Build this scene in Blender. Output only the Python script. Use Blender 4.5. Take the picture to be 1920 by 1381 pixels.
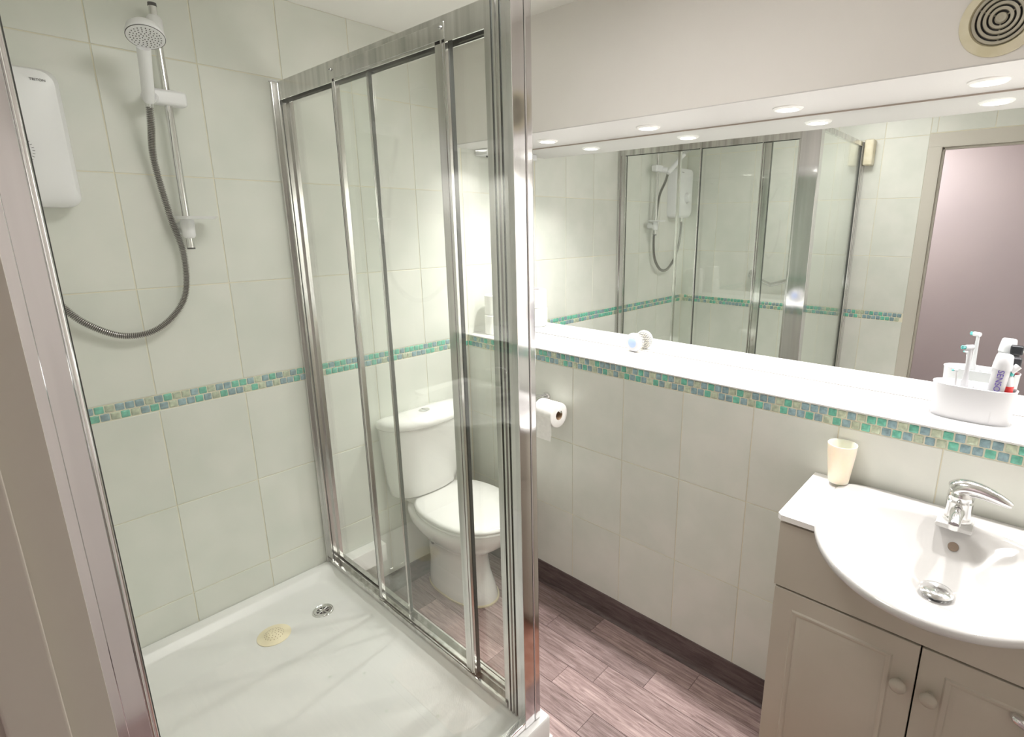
import bpy, bmesh, math, random
from mathutils import Vector, Matrix
random.seed(7)
sc = bpy.context.scene
for o in list(bpy.data.objects): bpy.data.objects.remove(o)
COL = sc.collection
# ------------------------------------------------------------------ camera
cam_d = bpy.data.cameras.new('camera'); cam = bpy.data.objects.new('camera', cam_d); COL.objects.link(cam)
YAW, PITCH, ROLL, FPX, PPX, PPY = .7143, -.2405, -.0015, 1011.03, 93.73, -21.84
F = Vector((math.cos(YAW)*math.cos(PITCH), math.sin(YAW)*math.cos(PITCH), math.sin(PITCH)))
R0 = Vector((math.sin(YAW), -math.cos(YAW), 0)); U0 = R0.cross(F)
R = R0*math.cos(ROLL)+U0*math.sin(ROLL); U = -R0*math.sin(ROLL)+U0*math.cos(ROLL)
M = Matrix(((R.x, U.x, -F.x, -1.6688), (R.y, U.y, -F.y, -2.0597), (R.z, U.z, -F.z, 1.6809), (0, 0, 0, 1)))
cam.matrix_world = M
cam_d.sensor_width = 36; cam_d.lens = FPX/1920*36
cam_d.shift_x = -PPX/1920; cam_d.shift_y = PPY/1920
cam_d.clip_start = .005; cam_d.clip_end = 50
sc.camera = cam
# ------------------------------------------------------------------ world, exposure
w = bpy.data.worlds.new('world'); sc.world = w; w.use_nodes = True
w.node_tree.nodes['Background'].inputs[0].default_value = (.9, .9, 1, 1)
w.node_tree.nodes['Background'].inputs[1].default_value = .05
sc.view_settings.view_transform = 'Standard'; sc.view_settings.look = 'None'
sc.view_settings.gamma = 1; sc.view_settings.use_curve_mapping = False
sc.view_settings.exposure = 0.45
sc.cycles.transparent_max_bounces = 40
sc.cycles.max_bounces = 14; sc.cycles.diffuse_bounces = 8; sc.cycles.glossy_bounces = 8
SPOT_W = 4.1       # each recessed downlight
ROOM_FILL_W = 6.2       # unseen soft fill lamp added to the bathroom, above the frame
HALL_W = 10.0       # unseen lamp added in the hall behind the camera
# ------------------------------------------------------------------ room numbers
ZC = 2.42; XC = -1.642; XM = .2457; ZS = 2.0228; XF = -.072; ZSH = 1.1584
ZB = 1.1007; BH = .0511; TW = .2558; TH = .3383; YD = -2.462
ZT = .308; XD = -.758; YS = -1.185
# ================================================================== materials
def mat(name, col=(.8, .8, .8), rough=.5, metal=0, **k):
    m = bpy.data.materials.new(name); m.use_nodes = True
    b = m.node_tree.nodes['Principled BSDF']
    b.inputs['Base Color'].default_value = (*col, 1); b.inputs['Roughness'].default_value = rough
    b.inputs['Metallic'].default_value = metal
    for a, v in k.items(): b.inputs[a.replace('_', ' ')].default_value = v
    return m
def N(m, t, **k):
    n = m.node_tree.nodes.new(t)
    for a, v in k.items(): setattr(n, a, v)
    return n
def bsdf(m): return m.node_tree.nodes['Principled BSDF']
def noisecol(m, c1, c2, scale=4, detail=4, vec=None, objrand=0.0, lo=.35, hi=.65, stretch=None, bump=0, rough=None):
    """colour mottling in world space with a per-object offset"""
    L = m.node_tree.links
    g = N(m, 'ShaderNodeNewGeometry'); oi = N(m, 'ShaderNodeObjectInfo')
    mul = N(m, 'ShaderNodeVectorMath', operation='MULTIPLY'); mul.inputs[1].default_value = stretch or (1, 1, 1)
    add = N(m, 'ShaderNodeVectorMath', operation='ADD'); sc_ = N(m, 'ShaderNodeVectorMath', operation='SCALE')
    comb = N(m, 'ShaderNodeCombineXYZ')
    for i in range(3): L.new(oi.outputs['Random'], comb.inputs[i])
    L.new(comb.outputs[0], sc_.inputs[0]); sc_.inputs['Scale'].default_value = 17.0
    L.new(g.outputs['Position'], mul.inputs[0]); L.new(mul.outputs[0], add.inputs[0]); L.new(sc_.outputs[0], add.inputs[1])
    n = N(m, 'ShaderNodeTexNoise'); n.inputs['Scale'].default_value = scale; n.inputs['Detail'].default_value = detail
    L.new(add.outputs[0], n.inputs['Vector'])
    r = N(m, 'ShaderNodeValToRGB'); r.color_ramp.elements[0].position = lo; r.color_ramp.elements[1].position = hi
    r.color_ramp.elements[0].color = (*c1, 1); r.color_ramp.elements[1].color = (*c2, 1)
    L.new(n.outputs['Fac'], r.inputs['Fac'])
    out = r.outputs['Color']
    if objrand:
        hsv = N(m, 'ShaderNodeHueSaturation'); mr = N(m, 'ShaderNodeMapRange')
        mr.inputs['To Min'].default_value = 1-objrand; mr.inputs['To Max'].default_value = 1+objrand
        L.new(oi.outputs['Random'], mr.inputs['Value']); L.new(mr.outputs[0], hsv.inputs['Value'])
        L.new(out, hsv.inputs['Color']); out = hsv.outputs['Color']
    L.new(out, bsdf(m).inputs['Base Color'])
    if bump:
        bp = N(m, 'ShaderNodeBump'); bp.inputs['Strength'].default_value = bump; bp.inputs['Distance'].default_value = .002
        L.new(n.outputs['Fac'], bp.inputs['Height']); L.new(bp.outputs[0], bsdf(m).inputs['Normal'])
    return n
m_tile = mat('pale_green_tile', rough=.33); noisecol(m_tile, (.655, .675, .62), (.715, .72, .67), 7, 6, objrand=.02)
m_grout = mat('cream_grout', (.78, .74, .60), .85)
m_paint = mat('warm_grey_paint', rough=.8); noisecol(m_paint, (.74, .715, .685), (.77, .745, .715), 3, 3)
m_ceil = mat('ceiling_paint', (.80, .79, .76), .85)
m_white = mat('white_gloss_paint', (.86, .85, .83), .45)
m_shelf = mat('white_shelf', (.66, .655, .64), .3)
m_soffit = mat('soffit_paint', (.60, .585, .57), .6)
m_mauve = mat('mauve_hall_paint', rough=.8); noisecol(m_mauve, (.57, .515, .55), (.61, .55, .58), 2, 3)
m_wood_paint = mat('cream_door_frame_paint', (.56, .53, .47), .45)
m_ceramic = mat('dimmed_white_ceramic', (.53, .522, .513), .08, Coat_Weight=.5, Coat_Roughness=.03)  # basin copy of the toilet ceramic, colour dimmed to hold down the downlights
m_toilet = mat('white_toilet_ceramic', (.84, .83, .81), .08, Coat_Weight=.5, Coat_Roughness=.03)
m_acryl = mat('white_acrylic_tray', rough=.28); noisecol(m_acryl, (.69, .69, .675), (.74, .735, .72), 3, 3)
m_caddy = mat('white_caddy_plastic', (.50, .50, .52), .35)
m_plastic = mat('white_plastic', (.80, .80, .82), .3)
m_creamplastic = mat('cream_plastic', rough=.4); noisecol(m_creamplastic, (.66, .60, .43), (.74, .70, .56), 20, 3)
m_cream = mat('cream_rubber', (.80, .72, .52), .6)
m_cab = mat('cream_cabinet_foil', rough=.42); noisecol(m_cab, (.47, .435, .365), (.50, .46, .39), 5, 2)
m_paper = mat('white_paper', (.88, .87, .85), .9); noisecol(m_paper, (.84, .83, .81), (.9, .89, .87), 60, 3, bump=.3)
m_card = mat('cardboard_core', (.35, .24, .15), .9)
m_black = mat('black_plastic', (.015, .015, .02), .35)
m_hole = mat('dark_hole', (.05, .05, .05), .7)
m_red = mat('red_plastic', (.6, .03, .03), .35)
m_blue = mat('pale_blue_plastic', (.33, .42, .72), .35)
m_violet = mat('violet_print', (.12, .07, .38), .5)
m_teal = mat('teal_plastic', (.1, .5, .48), .4)
m_chrome = mat('chrome', (.78, .78, .78), .12, 1)
m_hose = mat('dull_chrome_hose', (.42, .41, .39), .25, 1)
m_bristle = mat('cream_bristle', (.85, .78, .68), .8)
m_mat = mat('salmon_bath_mat', rough=.95); noisecol(m_mat, (.62, .36, .27), (.78, .52, .42), 80, 3)
# brushed bright aluminium profile with lime streaks
m_alu = mat('bright_aluminium', (.72, .72, .71), .16, 1)
n_ = noisecol(m_alu, (.50, .50, .48), (.80, .79, .78), 40, 5, stretch=(1, 1, .04), lo=.3, hi=.7, bump=.15)
m_aluf = mat('polished_aluminium', (.74, .73, .74), .09, 1)
n_ = noisecol(m_aluf, (.68, .67, .68), (.80, .79, .80), 25, 4, stretch=(1, 1, .05))
m_seal = mat('dark_seal', (.06, .065, .06), .5)
# wood effect vinyl
m_wood = mat('wood_vinyl', rough=.42)
def wood(m, ax, dark=1.0):
    L = m.node_tree.links
    st = (1, 1, 1)
    g = N(m, 'ShaderNodeNewGeometry'); oi = N(m, 'ShaderNodeObjectInfo')
    mul = N(m, 'ShaderNodeVectorMath', operation='MULTIPLY'); mul.inputs[1].default_value = ax
    comb = N(m, 'ShaderNodeCombineXYZ'); s = N(m, 'ShaderNodeVectorMath', operation='SCALE'); s.inputs['Scale'].default_value = 31
    add = N(m, 'ShaderNodeVectorMath', operation='ADD')
    for i in range(3): L.new(oi.outputs['Random'], comb.inputs[i])
    L.new(comb.outputs[0], s.inputs[0]); L.new(g.outputs['Position'], mul.inputs[0]); L.new(mul.outputs[0], add.inputs[0]); L.new(s.outputs[0], add.inputs[1])
    n = N(m, 'ShaderNodeTexNoise'); n.inputs['Scale'].default_value = 9; n.inputs['Detail'].default_value = 8; n.inputs['Roughness'].default_value = .7
    n.inputs['Distortion'].default_value = .6
    L.new(add.outputs[0], n.inputs['Vector'])
    r = N(m, 'ShaderNodeValToRGB'); e = r.color_ramp.elements
    e[0].position = .28; e[0].color = (.115*dark, .075*dark, .07*dark, 1); e[1].position = .72; e[1].color = (.50*dark, .39*dark, .38*dark, 1)
    x = e.new(.5); x.color = (.30*dark, .215*dark, .208*dark, 1)
    L.new(n.outputs['Fac'], r.inputs['Fac'])
    hsv = N(m, 'ShaderNodeHueSaturation'); mr = N(m, 'ShaderNodeMapRange'); mr.inputs['To Min'].default_value = .72; mr.inputs['To Max'].default_value = 1.25
    L.new(oi.outputs['Random'], mr.inputs['Value']); L.new(mr.outputs[0], hsv.inputs['Value']); L.new(r.outputs[0], hsv.inputs['Color'])
    L.new(hsv.outputs[0], bsdf(m).inputs['Base Color'])
    bp = N(m, 'ShaderNodeBump'); bp.inputs['Strength'].default_value = .2; bp.inputs['Distance'].default_value = .001
    L.new(n.outputs['Fac'], bp.inputs['Height']); L.new(bp.outputs[0], bsdf(m).inputs['Normal'])
wood(m_wood, (13, .9, 13), 1.18)
m_skirt = mat('shaded_vinyl_skirting', rough=.5); wood(m_skirt, (2, .8, 8), .33)  # floor vinyl darkened: the shade below the shelf is put into its colour
m_joint = mat('floor_joint', (.12, .09, .085), .8)
def glassmat(name, tint, refl=1.0):
    m = bpy.data.materials.new(name); m.use_nodes = True; nt = m.node_tree; nt.nodes.clear(); L = nt.links
    out = nt.nodes.new('ShaderNodeOutputMaterial'); mix = nt.nodes.new('ShaderNodeMixShader')
    tr = nt.nodes.new('ShaderNodeBsdfTransparent'); tr.inputs[0].default_value = (*tint, 1)
    gl = nt.nodes.new('ShaderNodeBsdfGlossy'); gl.inputs['Roughness'].default_value = 0.0
    gl.inputs['Color'].default_value = (.95, .97, .95, 1)
    lw = nt.nodes.new('ShaderNodeLayerWeight'); lw.inputs['Blend'].default_value = .5
    p = nt.nodes.new('ShaderNodeMath'); p.operation = 'POWER'; p.inputs[1].default_value = 5
    ma = nt.nodes.new('ShaderNodeMath'); ma.operation = 'MULTIPLY_ADD'; ma.inputs[1].default_value = .93*refl; ma.inputs[2].default_value = .042*refl
    L.new(lw.outputs['Facing'], p.inputs[0]); L.new(p.outputs[0], ma.inputs[0]); L.new(ma.outputs[0], mix.inputs[0])
    L.new(tr.outputs[0], mix.inputs[1]); L.new(gl.outputs[0], mix.inputs[2]); L.new(mix.outputs[0], out.inputs[0])
    return m
m_glass = glassmat('clear_glass', (.985, .995, .985))
m_clear = glassmat('clear_plastic', (.93, .93, .94))
m_mirror = mat('mirror_silver', (.90, .92, .905), 0.0, 1)
def emat(name, col, s):
    m = mat(name, (1, 1, 1)); bsdf(m).inputs['Emission Color'].default_value = (*col, 1); bsdf(m).inputs['Emission Strength'].default_value = s
    return m
m_lamp = emat('lamp_glow', (1, .965, .92), 18)
m_cup = mat('frosted_cream_glass', (.90, .865, .76), .35, Transmission_Weight=.25, Subsurface_Weight=.3)
mm = []
for nm, c in (('green', (.16, .50, .38)), ('blue', (.26, .39, .43)), ('sand', (.50, .56, .42))):
    m = mat('glass_mosaic_'+nm, c, .12, Coat_Weight=.6)
    noisecol(m, tuple(v*.78 for v in c), tuple(min(1, v*1.15) for v in c), 90, 3, objrand=.1); mm.append(m)
MG, MBL, MS = mm
# ================================================================== mesh helpers
def fin(name, verts, faces, m, parent=None, smooth=None, loc=None):
    me = bpy.data.meshes.new(name); me.from_pydata([tuple(v) for v in verts], [], faces)
    bm = bmesh.new(); bm.from_mesh(me); bmesh.ops.recalc_face_normals(bm, faces=bm.faces); bm.to_mesh(me); bm.free()
    if smooth is not None:
        me.polygons.foreach_set('use_smooth', [True]*len(me.polygons)); me.set_sharp_from_angle(angle=math.radians(smooth))
    me.materials.append(m)
    return ob(name, me, parent, loc)
def ob(name, me, parent=None, loc=None):
    o = bpy.data.objects.new(name, me); COL.objects.link(o)
    if parent:
        o.parent = parent
        o.matrix_parent_inverse = Matrix.Translation(parent_world(parent)).inverted()
    if loc: o.location = loc
    return o
def parent_world(p):
    v = Vector(p.location)
    if p.parent: v = Vector(p.location)   # all objects here keep world coordinates through the inverse
    return v
class G:
    """collects geometry in world coordinates"""
    def __init__(s): s.v = []; s.f = []; s.bev = False
    def add(s, v, f):
        b = len(s.v); s.v += [tuple(x) for x in v]; s.f += [tuple(i+b for i in q) for q in f]; return s
    def box(s, x0, x1, y0, y1, z0, z1, bev=0, seg=2):
        bm = bmesh.new(); bmesh.ops.create_cube(bm, size=1)
        bmesh.ops.scale(bm, vec=(abs(x1-x0), abs(y1-y0), abs(z1-z0)), verts=bm.verts)
        bmesh.ops.translate(bm, vec=((x0+x1)/2, (y0+y1)/2, (z0+z1)/2), verts=bm.verts)
        if bev: s.bev = True
        if bev: bmesh.ops.bevel(bm, geom=bm.edges[:], offset=bev, segments=seg, affect='EDGES', profile=.5)
        return s.bm(bm)
    def bm(s, bm, mtx=None):
        if mtx is not None: bmesh.ops.transform(bm, matrix=mtx, verts=bm.verts)
        bm.verts.index_update(); s.add([v.co[:] for v in bm.verts], [[v.index for v in f.verts] for f in bm.faces]); bm.free(); return s
    def tube(s, pts, r, n=12, caps=True):
        pts = [Vector(p) for p in pts]; rs = r if isinstance(r, (list, tuple)) else [r]*len(pts)
        t0 = (pts[1]-pts[0]).normalized(); a = t0.orthogonal().normalized()
        V = []; 
        for i, p in enumerate(pts):
            t = (pts[min(i+1, len(pts)-1)]-pts[max(i-1, 0)]).normalized()
            a = (a-t*a.dot(t)).normalized(); b = t.cross(a)
            for k in range(n):
                q = 2*math.pi*k/n; V.append(p+(a*math.cos(q)+b*math.sin(q))*rs[i])
        Fc = [(i*n+k, i*n+(k+1) % n, (i+1)*n+(k+1) % n, (i+1)*n+k) for i in range(len(pts)-1) for k in range(n)]
        if caps: Fc += [tuple(range(n)), tuple((len(pts)-1)*n+k for k in range(n))]
        return s.add(V, Fc)
    def lathe(s, prof, c=(0, 0, 0), axis='z', n=32, sx=1, sy=1, mtx=None, closed=False):
        V = []
        for (r, h) in prof:
            for k in range(n):
                q = 2*math.pi*k/n; p = Vector((r*math.cos(q)*sx, r*math.sin(q)*sy, h))
                if axis == 'x': p = Vector((p.z, p.x, p.y))
                if axis == 'y': p = Vector((p.x, p.z, p.y))
                if mtx is not None: p = mtx @ p
                V.append(p+Vector(c))
        Fc = [(i*n+k, i*n+(k+1) % n, (i+1)*n+(k+1) % n, (i+1)*n+k) for i in range(len(prof)-1) for k in range(n)]
        if closed: Fc += [((len(prof)-1)*n+k, (len(prof)-1)*n+(k+1) % n, (k+1) % n, k) for k in range(n)]
        else:
            if prof[0][0] > 1e-5: Fc.append(tuple(range(n)))
            if prof[-1][0] > 1e-5: Fc.append(tuple((len(prof)-1)*n+k for k in range(n)))
        return s.add(V, Fc)
    def rings(s, rings, cap0=True, cap1=True):
        n = len(rings[0]); V = [p for r in rings for p in r]
        Fc = [(i*n+k, i*n+(k+1) % n, (i+1)*n+(k+1) % n, (i+1)*n+k) for i in range(len(rings)-1) for k in range(n)]
        if cap0: Fc.append(tuple(range(n)))
        if cap1: Fc.append(tuple((len(rings)-1)*n+k for k in range(n)))
        return s.add(V, Fc)
    def prism(s, poly, axis, a, b):
        """poly: 2D points in the two other axes in xyz order, swept along axis from a to b"""
        def P(u, v, t): return {'x': (t, u, v), 'y': (u, t, v), 'z': (u, v, t)}[axis]
        n = len(poly); return s.add([P(u, v, a) for u, v in poly]+[P(u, v, b) for u, v in poly],
            [(k, (k+1) % n, n+(k+1) % n, n+k) for k in range(n)]+[tuple(range(n)), tuple(range(n, 2*n))])
    def obj(s, name, m, parent=None, smooth=35):
        o = fin(name, s.v, s.f, m, parent, smooth)
        if s.bev and smooth is not None:
            wn = o.modifiers.new('weighted', 'WEIGHTED_NORMAL'); wn.keep_sharp = True; wn.weight = 90
        return o
def struct(o, label=None):
    o['kind'] = 'structure'
    if label: o['label'] = label
    return o
def tag(o, label, cat, group=None):
    o['label'] = label; o['category'] = cat
    if group: o['group'] = group
    return o
def thing(name, label, cat, loc, group=None):
    o = bpy.data.objects.new(name, None); COL.objects.link(o); o.location = loc; o.empty_display_size = .05
    return tag(o, label, cat, group)
def rrect(x0, x1, y0, y1, r, n=6):
    P = []
    for cx, cy, a0 in ((x1-r, y1-r, 0), (x0+r, y1-r, 90), (x0+r, y0+r, 180), (x1-r, y0+r, 270)):
        for k in range(n+1):
            a = math.radians(a0+90*k/n); P.append((cx+r*math.cos(a), cy+r*math.sin(a)))
    return P
# ================================================================== the room shell
floor = struct(G().box(XC-1.2, XM+.1, -3.3, .12, -.08, -.0025).obj('floor', m_joint, smooth=None), 'grey brown wood effect plank floor')
ceiling = struct(G().box(XC-1.2, XM+.1, -3.3, .12, ZC, ZC+.08).obj('ceiling', m_ceil, smooth=None))
g = G().box(XC-.1, XM+.1, .0022, .12, 0, ZC)
wall_back = struct(g.obj('wall_back', m_grout, smooth=None), 'pale green tiled wall behind shower and toilet')
g = G().box(.0022, XM+.1, YD-.1, .0022, 0, 1.1518)
wall_right = struct(g.obj('wall_right', m_grout, smooth=None), 'tiled lower wall under the mirror shelf')
wall_bulk = struct(G().box(XF, XM+.1, YD-.1, .0022, ZS, ZC).obj('trim_1', m_paint, smooth=None), 'grey painted bulkhead above the mirror')
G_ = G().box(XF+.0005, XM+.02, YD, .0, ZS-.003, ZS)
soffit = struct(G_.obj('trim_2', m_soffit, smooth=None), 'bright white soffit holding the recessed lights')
struct(G().box(XM+.006, XM+.1, YD-.1, .0022, ZSH-.007, ZS).obj('wall_recess', m_white, smooth=None))
struct(G().box(XC-.1, XM+.1, YD-.1, YD, 0, ZC).obj('wall_front', m_paint, smooth=None))
# left wall with the door opening
YA, YB, ZD = -1.565, -2.35, 2.10
g = G().box(XC-.098, XC-.0022, YA, .0022, 0, ZC).box(XC-.098, XC-.0022, YD, YB, 0, ZC).box(XC-.098, XC-.0022, YB, YA, ZD, ZC)
wall_left = struct(g.obj('wall_left', m_grout, smooth=None), 'pale green tiled wall with grab rail and doorway')
# hall behind the camera
g = G().box(XC-1.2, XC-1.1, -3.3, -.7, 0, ZC)
struct(g.obj('wall_hall', m_mauve, smooth=None), 'mauve painted hall wall beyond the doorway')
struct(G().box(XC-1.1, XC-.098, -.8, -.7, 0, ZC).obj('wall_hall_end', m_mauve, smooth=None))
struct(G().box(XC-1.1, XC-.098, -3.3, -3.2, 0, ZC).obj('wall_hall_far', m_mauve, smooth=None))
struct(G().box(XC-.098, XC-.09, -3.2, YD-.1, 0, ZC).obj('wall_hall_side', m_mauve, smooth=None))
# ------------------------------------------------------------------ wall tiles
HL = [0.0, ZB-3*TH, ZB-2*TH, ZB-TH, ZB]
HU = [ZB+BH+k*TH for k in range(0, 5)]
tilecache = {}
def tile_mesh(w_, h_, ax):
    k = (round(w_, 4), round(h_, 4), ax)
    if k in tilecache: return tilecache[k]
    e = .0012; a, b = w_/2, h_/2; d = .0022
    v2 = [(-a, -b), (a, -b), (a, b), (-a, b)]
    def P(u, v, t): return (u, -t, v) if ax == 'A' else ((-t, -u, v) if ax == 'B' else (t, u, v))
    V = [P(u, v, 0) for u, v in v2]+[P(u, v, d-.0007) for u, v in v2]+[P(u*(1-e/a), v*(1-e/b), d) for u, v in v2]
    Fc = [(0, 1, 2, 3), (8, 9, 10, 11)]+[(i, (i+1) % 4, 4+(i+1) % 4, 4+i) for i in range(4)]+[(4+i, 4+(i+1) % 4, 8+(i+1) % 4, 8+i) for i in range(4)]
    me = bpy.data.meshes.new('tile'); me.from_pydata(V, [], Fc)
    bm = bmesh.new(); bm.from_mesh(me); bmesh.ops.recalc_face_normals(bm, faces=bm.faces); bm.to_mesh(me); bm.free()
    me.materials.append(m_tile); tilecache[k] = me; return me
GAP = .003
def put_tile(u0, u1, z0, z1, ax, par):
    if u1-u0 < .012 or z1-z0 < .012: return
    u, z = (u0+u1)/2, (z0+z1)/2
    me = tile_mesh(u1-u0-GAP, z1-z0-GAP, ax)
    loc = (u, .0022, z) if ax == 'A' else ((.0022, u, z) if ax == 'B' else (XC-.0022, u, z))
    o = bpy.data.objects.new('tile', me); COL.objects.link(o); o.parent = par; o.location = loc
def lines(a, b, ph):
    k = math.ceil((a-ph)/TW); L = [a]
    while ph+k*TW < b-1e-6:
        if ph+k*TW > a+.006: L.append(ph+k*TW)
        k += 1
    L.append(b); return L
def rows(Ls, Hs, ax, par, clip=None):
    for i in range(len(Ls)-1):
        for j in range(len(Hs)-1):
            z0, z1 = Hs[j], min(Hs[j+1], ZC)
            if clip and clip(Ls[i], Ls[i+1], z0, z1): continue
            put_tile(Ls[i], Ls[i+1], z0, z1, ax, par)
# back wall: lower part stops at the lower right wall, upper part runs into the mirror recess
LA = lines(XC, 0, -.2517)
rows(LA, [.0]+HL[1:], 'A', wall_back)
rows(LA, HU[:4], 'A', wall_back); rows(LA, [HU[3], ZC], 'A', wall_back)
for j in range(3): put_tile(.004, XM, HU[j], min(HU[j+1], ZS), 'A', wall_back)
LB = lines(YD, 0, .0942)
rows(LB, HL, 'B', wall_right)
LC = lines(-1.504, 0, 0)
rows(LC, HL, 'C', wall_left); rows(LC, HU[:4], 'C', wall_left); rows(LC, [HU[3], ZC], 'C', wall_left)
rows(lines(YD, -1.504, 0), [2.175, ZC], 'C', wall_left)
# ------------------------------------------------------------------ mosaic border
def mosaic_mesh(ax, mt):
    s = .0109; r = .002; V = []; rings = [(s, 0), (s, .0016), (s-.0012, .0028), (s-.006, .0032)]
    def P(u, v, t): return (u, -t, v) if ax == 'A' else ((-t, -u, v) if ax == 'B' else (t, u, v))
    base = rrect(-1, 1, -1, 1, .2, 2)
    for q, t in rings: V += [P(u*q, v*q, t) for u, v in base]
    n = len(base)
    Fc = [(i*n+k, i*n+(k+1) % n, (i+1)*n+(k+1) % n, (i+1)*n+k) for i in range(3) for k in range(n)]+[tuple(range(3*n, 4*n)), tuple(range(n))]
    me = bpy.data.meshes.new('mosaic_tile'); me.from_pydata(V, [], Fc)
    bm = bmesh.new(); bm.from_mesh(me); bmesh.ops.recalc_face_normals(bm, faces=bm.faces); bm.to_mesh(me); bm.free()
    me.polygons.foreach_set('use_smooth', [True]*len(me.polygons)); me.set_sharp_from_angle(angle=math.radians(50))
    me.materials.append(mt); return me
MMESH = {(ax, c): mosaic_mesh(ax, mt) for ax in 'ABC' for c, mt in (('G', MG), ('B', MBL), ('S', MS))}
PIT = .0254
AT = "BGSBBBSBGSSBGSBBGGBSBGBSBG"; AL = "GBSGSBGBSBBGBSGBBSGSBSBBGB"
BT = "GGBSBGBGBSBSGBBBBGSBGBSBGBS"+"GBSBGBBSGSBBBSGSBBBGSBSGGBSGBSGBSBBSG"
BL_ = "BBGBBSGBSBGBSBGSBSGBGBSGBSB"+"BSBBGSBBGBSGBSGBBGBSGBSGSBGBSBSGBBGBG"
def mosaic(ax, u0, u1, ph, st, sl, i0, par, sgn, PIT=.0254):
    for row, (s, z, off) in enumerate(((st, ZB+BH*.75, 0.0), (sl, ZB+BH*.25, .45*PIT))):
        k0 = math.ceil((u0+.0115-ph-off)/PIT)
        while ph+off+k0*PIT <= u1-.0115:
            u = ph+off+k0*PIT; idx = sgn*k0+i0
            c = s[idx] if 0 <= idx < len(s) else random.choice('GBSBG')
            loc = (u, .0022, z) if ax == 'A' else ((.0022, u, z) if ax == 'B' else (XC-.0022, u, z))
            o = bpy.data.objects.new('mosaic_tile', MMESH[(ax, c)]); COL.objects.link(o); o.parent = par; o.location = loc
            k0 += 1
mosaic('A', XC, 0, -1.445, AT, AL, 0, wall_back, 1, .0249)
mosaic('B', YD, 0, -.488, BT, BL_, 0, wall_right, -1, .02578)
mosaic('C', -1.504, 0, -.01, '', '', 0, wall_left, 1)
# ------------------------------------------------------------------ floor planks
SW = .1017
def plank_obj(x0, x1, y0, y1):
    e = .0008
    V = [(x0+e, y0+e, -.0025), (x1-e, y0+e, -.0025), (x1-e, y1-e, -.0025), (x0+e, y1-e, -.0025), (x0+e, y0+e, 0), (x1-e, y0+e, 0), (x1-e, y1-e, 0), (x0+e, y1-e, 0)]
    cx, cy = (x0+x1)/2, (y0+y1)/2
    V = [(a-cx, b-cy, c) for a, b, c in V]
    me = bpy.data.meshes.new('plank'); me.from_pydata(V, [], [(3, 2, 1, 0), (4, 5, 6, 7), (0, 1, 5, 4), (1, 2, 6, 5), (2, 3, 7, 6), (3, 0, 4, 7)]); me.materials.append(m_wood)
    o = bpy.data.objects.new('plank', me); COL.objects.link(o); o.parent = floor; o.location = (cx, cy, 0)
joints = {0: -.87, 1: -.995, 2: -1.198+.16*0-1.198*0, 3: -.912, 4: -1.128}
joints = {0: -.87, 1: -1.197, 2: -1.04, 3: -.92, 4: -1.125}
i = 0; x1 = -.013
while x1 > XC:
    x0 = max(x1-SW, XC); j = joints.get(i, -1.0+random.uniform(-.25, .25)); PLN = .46+(.03 if i % 2 else 0)
    ys = sorted([YD, 0]+[j+k*PLN+random.uniform(-.0, .0) for k in range(-6, 6) if YD+.04 < j+k*PLN < -.04])
    for a, b in zip(ys[:-1], ys[1:]): plank_obj(x0, x1, a, b)
    x1 = x0; i += 1
struct(G().box(XC-1.1, XC-.001, -3.2, -.8, -.003, -.0005).obj('floor_hall', mat('hall_carpet', (.30, .25, .24), .95), smooth=None))
# coved vinyl skirting
def cove(axis, a, b, h=.1):
    P = [(-.0, .0)]
    r = .018
    arc = [(-.003-r+r*math.cos(t), .0+r-r*math.sin(t)) for t in [math.radians(90-q) for q in range(0, 91, 15)]]
    return arc
arc = [(-.003-.014*(1-math.sin(t)), .014*(1-math.cos(t))) for t in [math.radians(90*k/6) for k in range(7)]]
prof = [(.0, .0)]+arc+[(-.003, .108), (0, .1095)]
struct(G().prism(prof, 'y', YD, 0).obj('baseboard_right', m_skirt, smooth=30), 'wood effect coved vinyl skirting with shade put into its colour')
profb = [(y, z) for y, z in prof]
struct(G().prism([(y, z*.85) for y, z in profb], 'x', XD+.02, -.015).obj('baseboard_back', m_skirt, smooth=30), 'wood effect vinyl skirting behind the toilet')
# shelf and mirror
struct(G().box(-.004, XM+.006, YD, -.0005, 1.1519, ZSH, .0012, 1).obj('trim_3', m_shelf, smooth=None), 'bright white shelf in front of the long mirror')
mirror = G().box(XM, XM+.0055, YD+.002, -.0015, ZSH+.0005, ZS-.0035).obj('wall_mirror', m_mirror, smooth=None)
tag(mirror, 'long frameless wall mirror in the lit recess above the white shelf', 'mirror')
G().box(XM-.0012, XM-.0001, YD+.002, -.0015, ZSH+.0003, ZSH+.0022).obj('mirror_edge', mat('mirror_edge_grey', (.30, .29, .27), .5), mirror, None)
G().box(XM-.0012, XM-.0001, YD+.002, -.0015, ZS-.0075, ZS-.0032).obj('mirror_edge', mat('mirror_edge_brown', (.42, .36, .31), .5), mirror, None)
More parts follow.
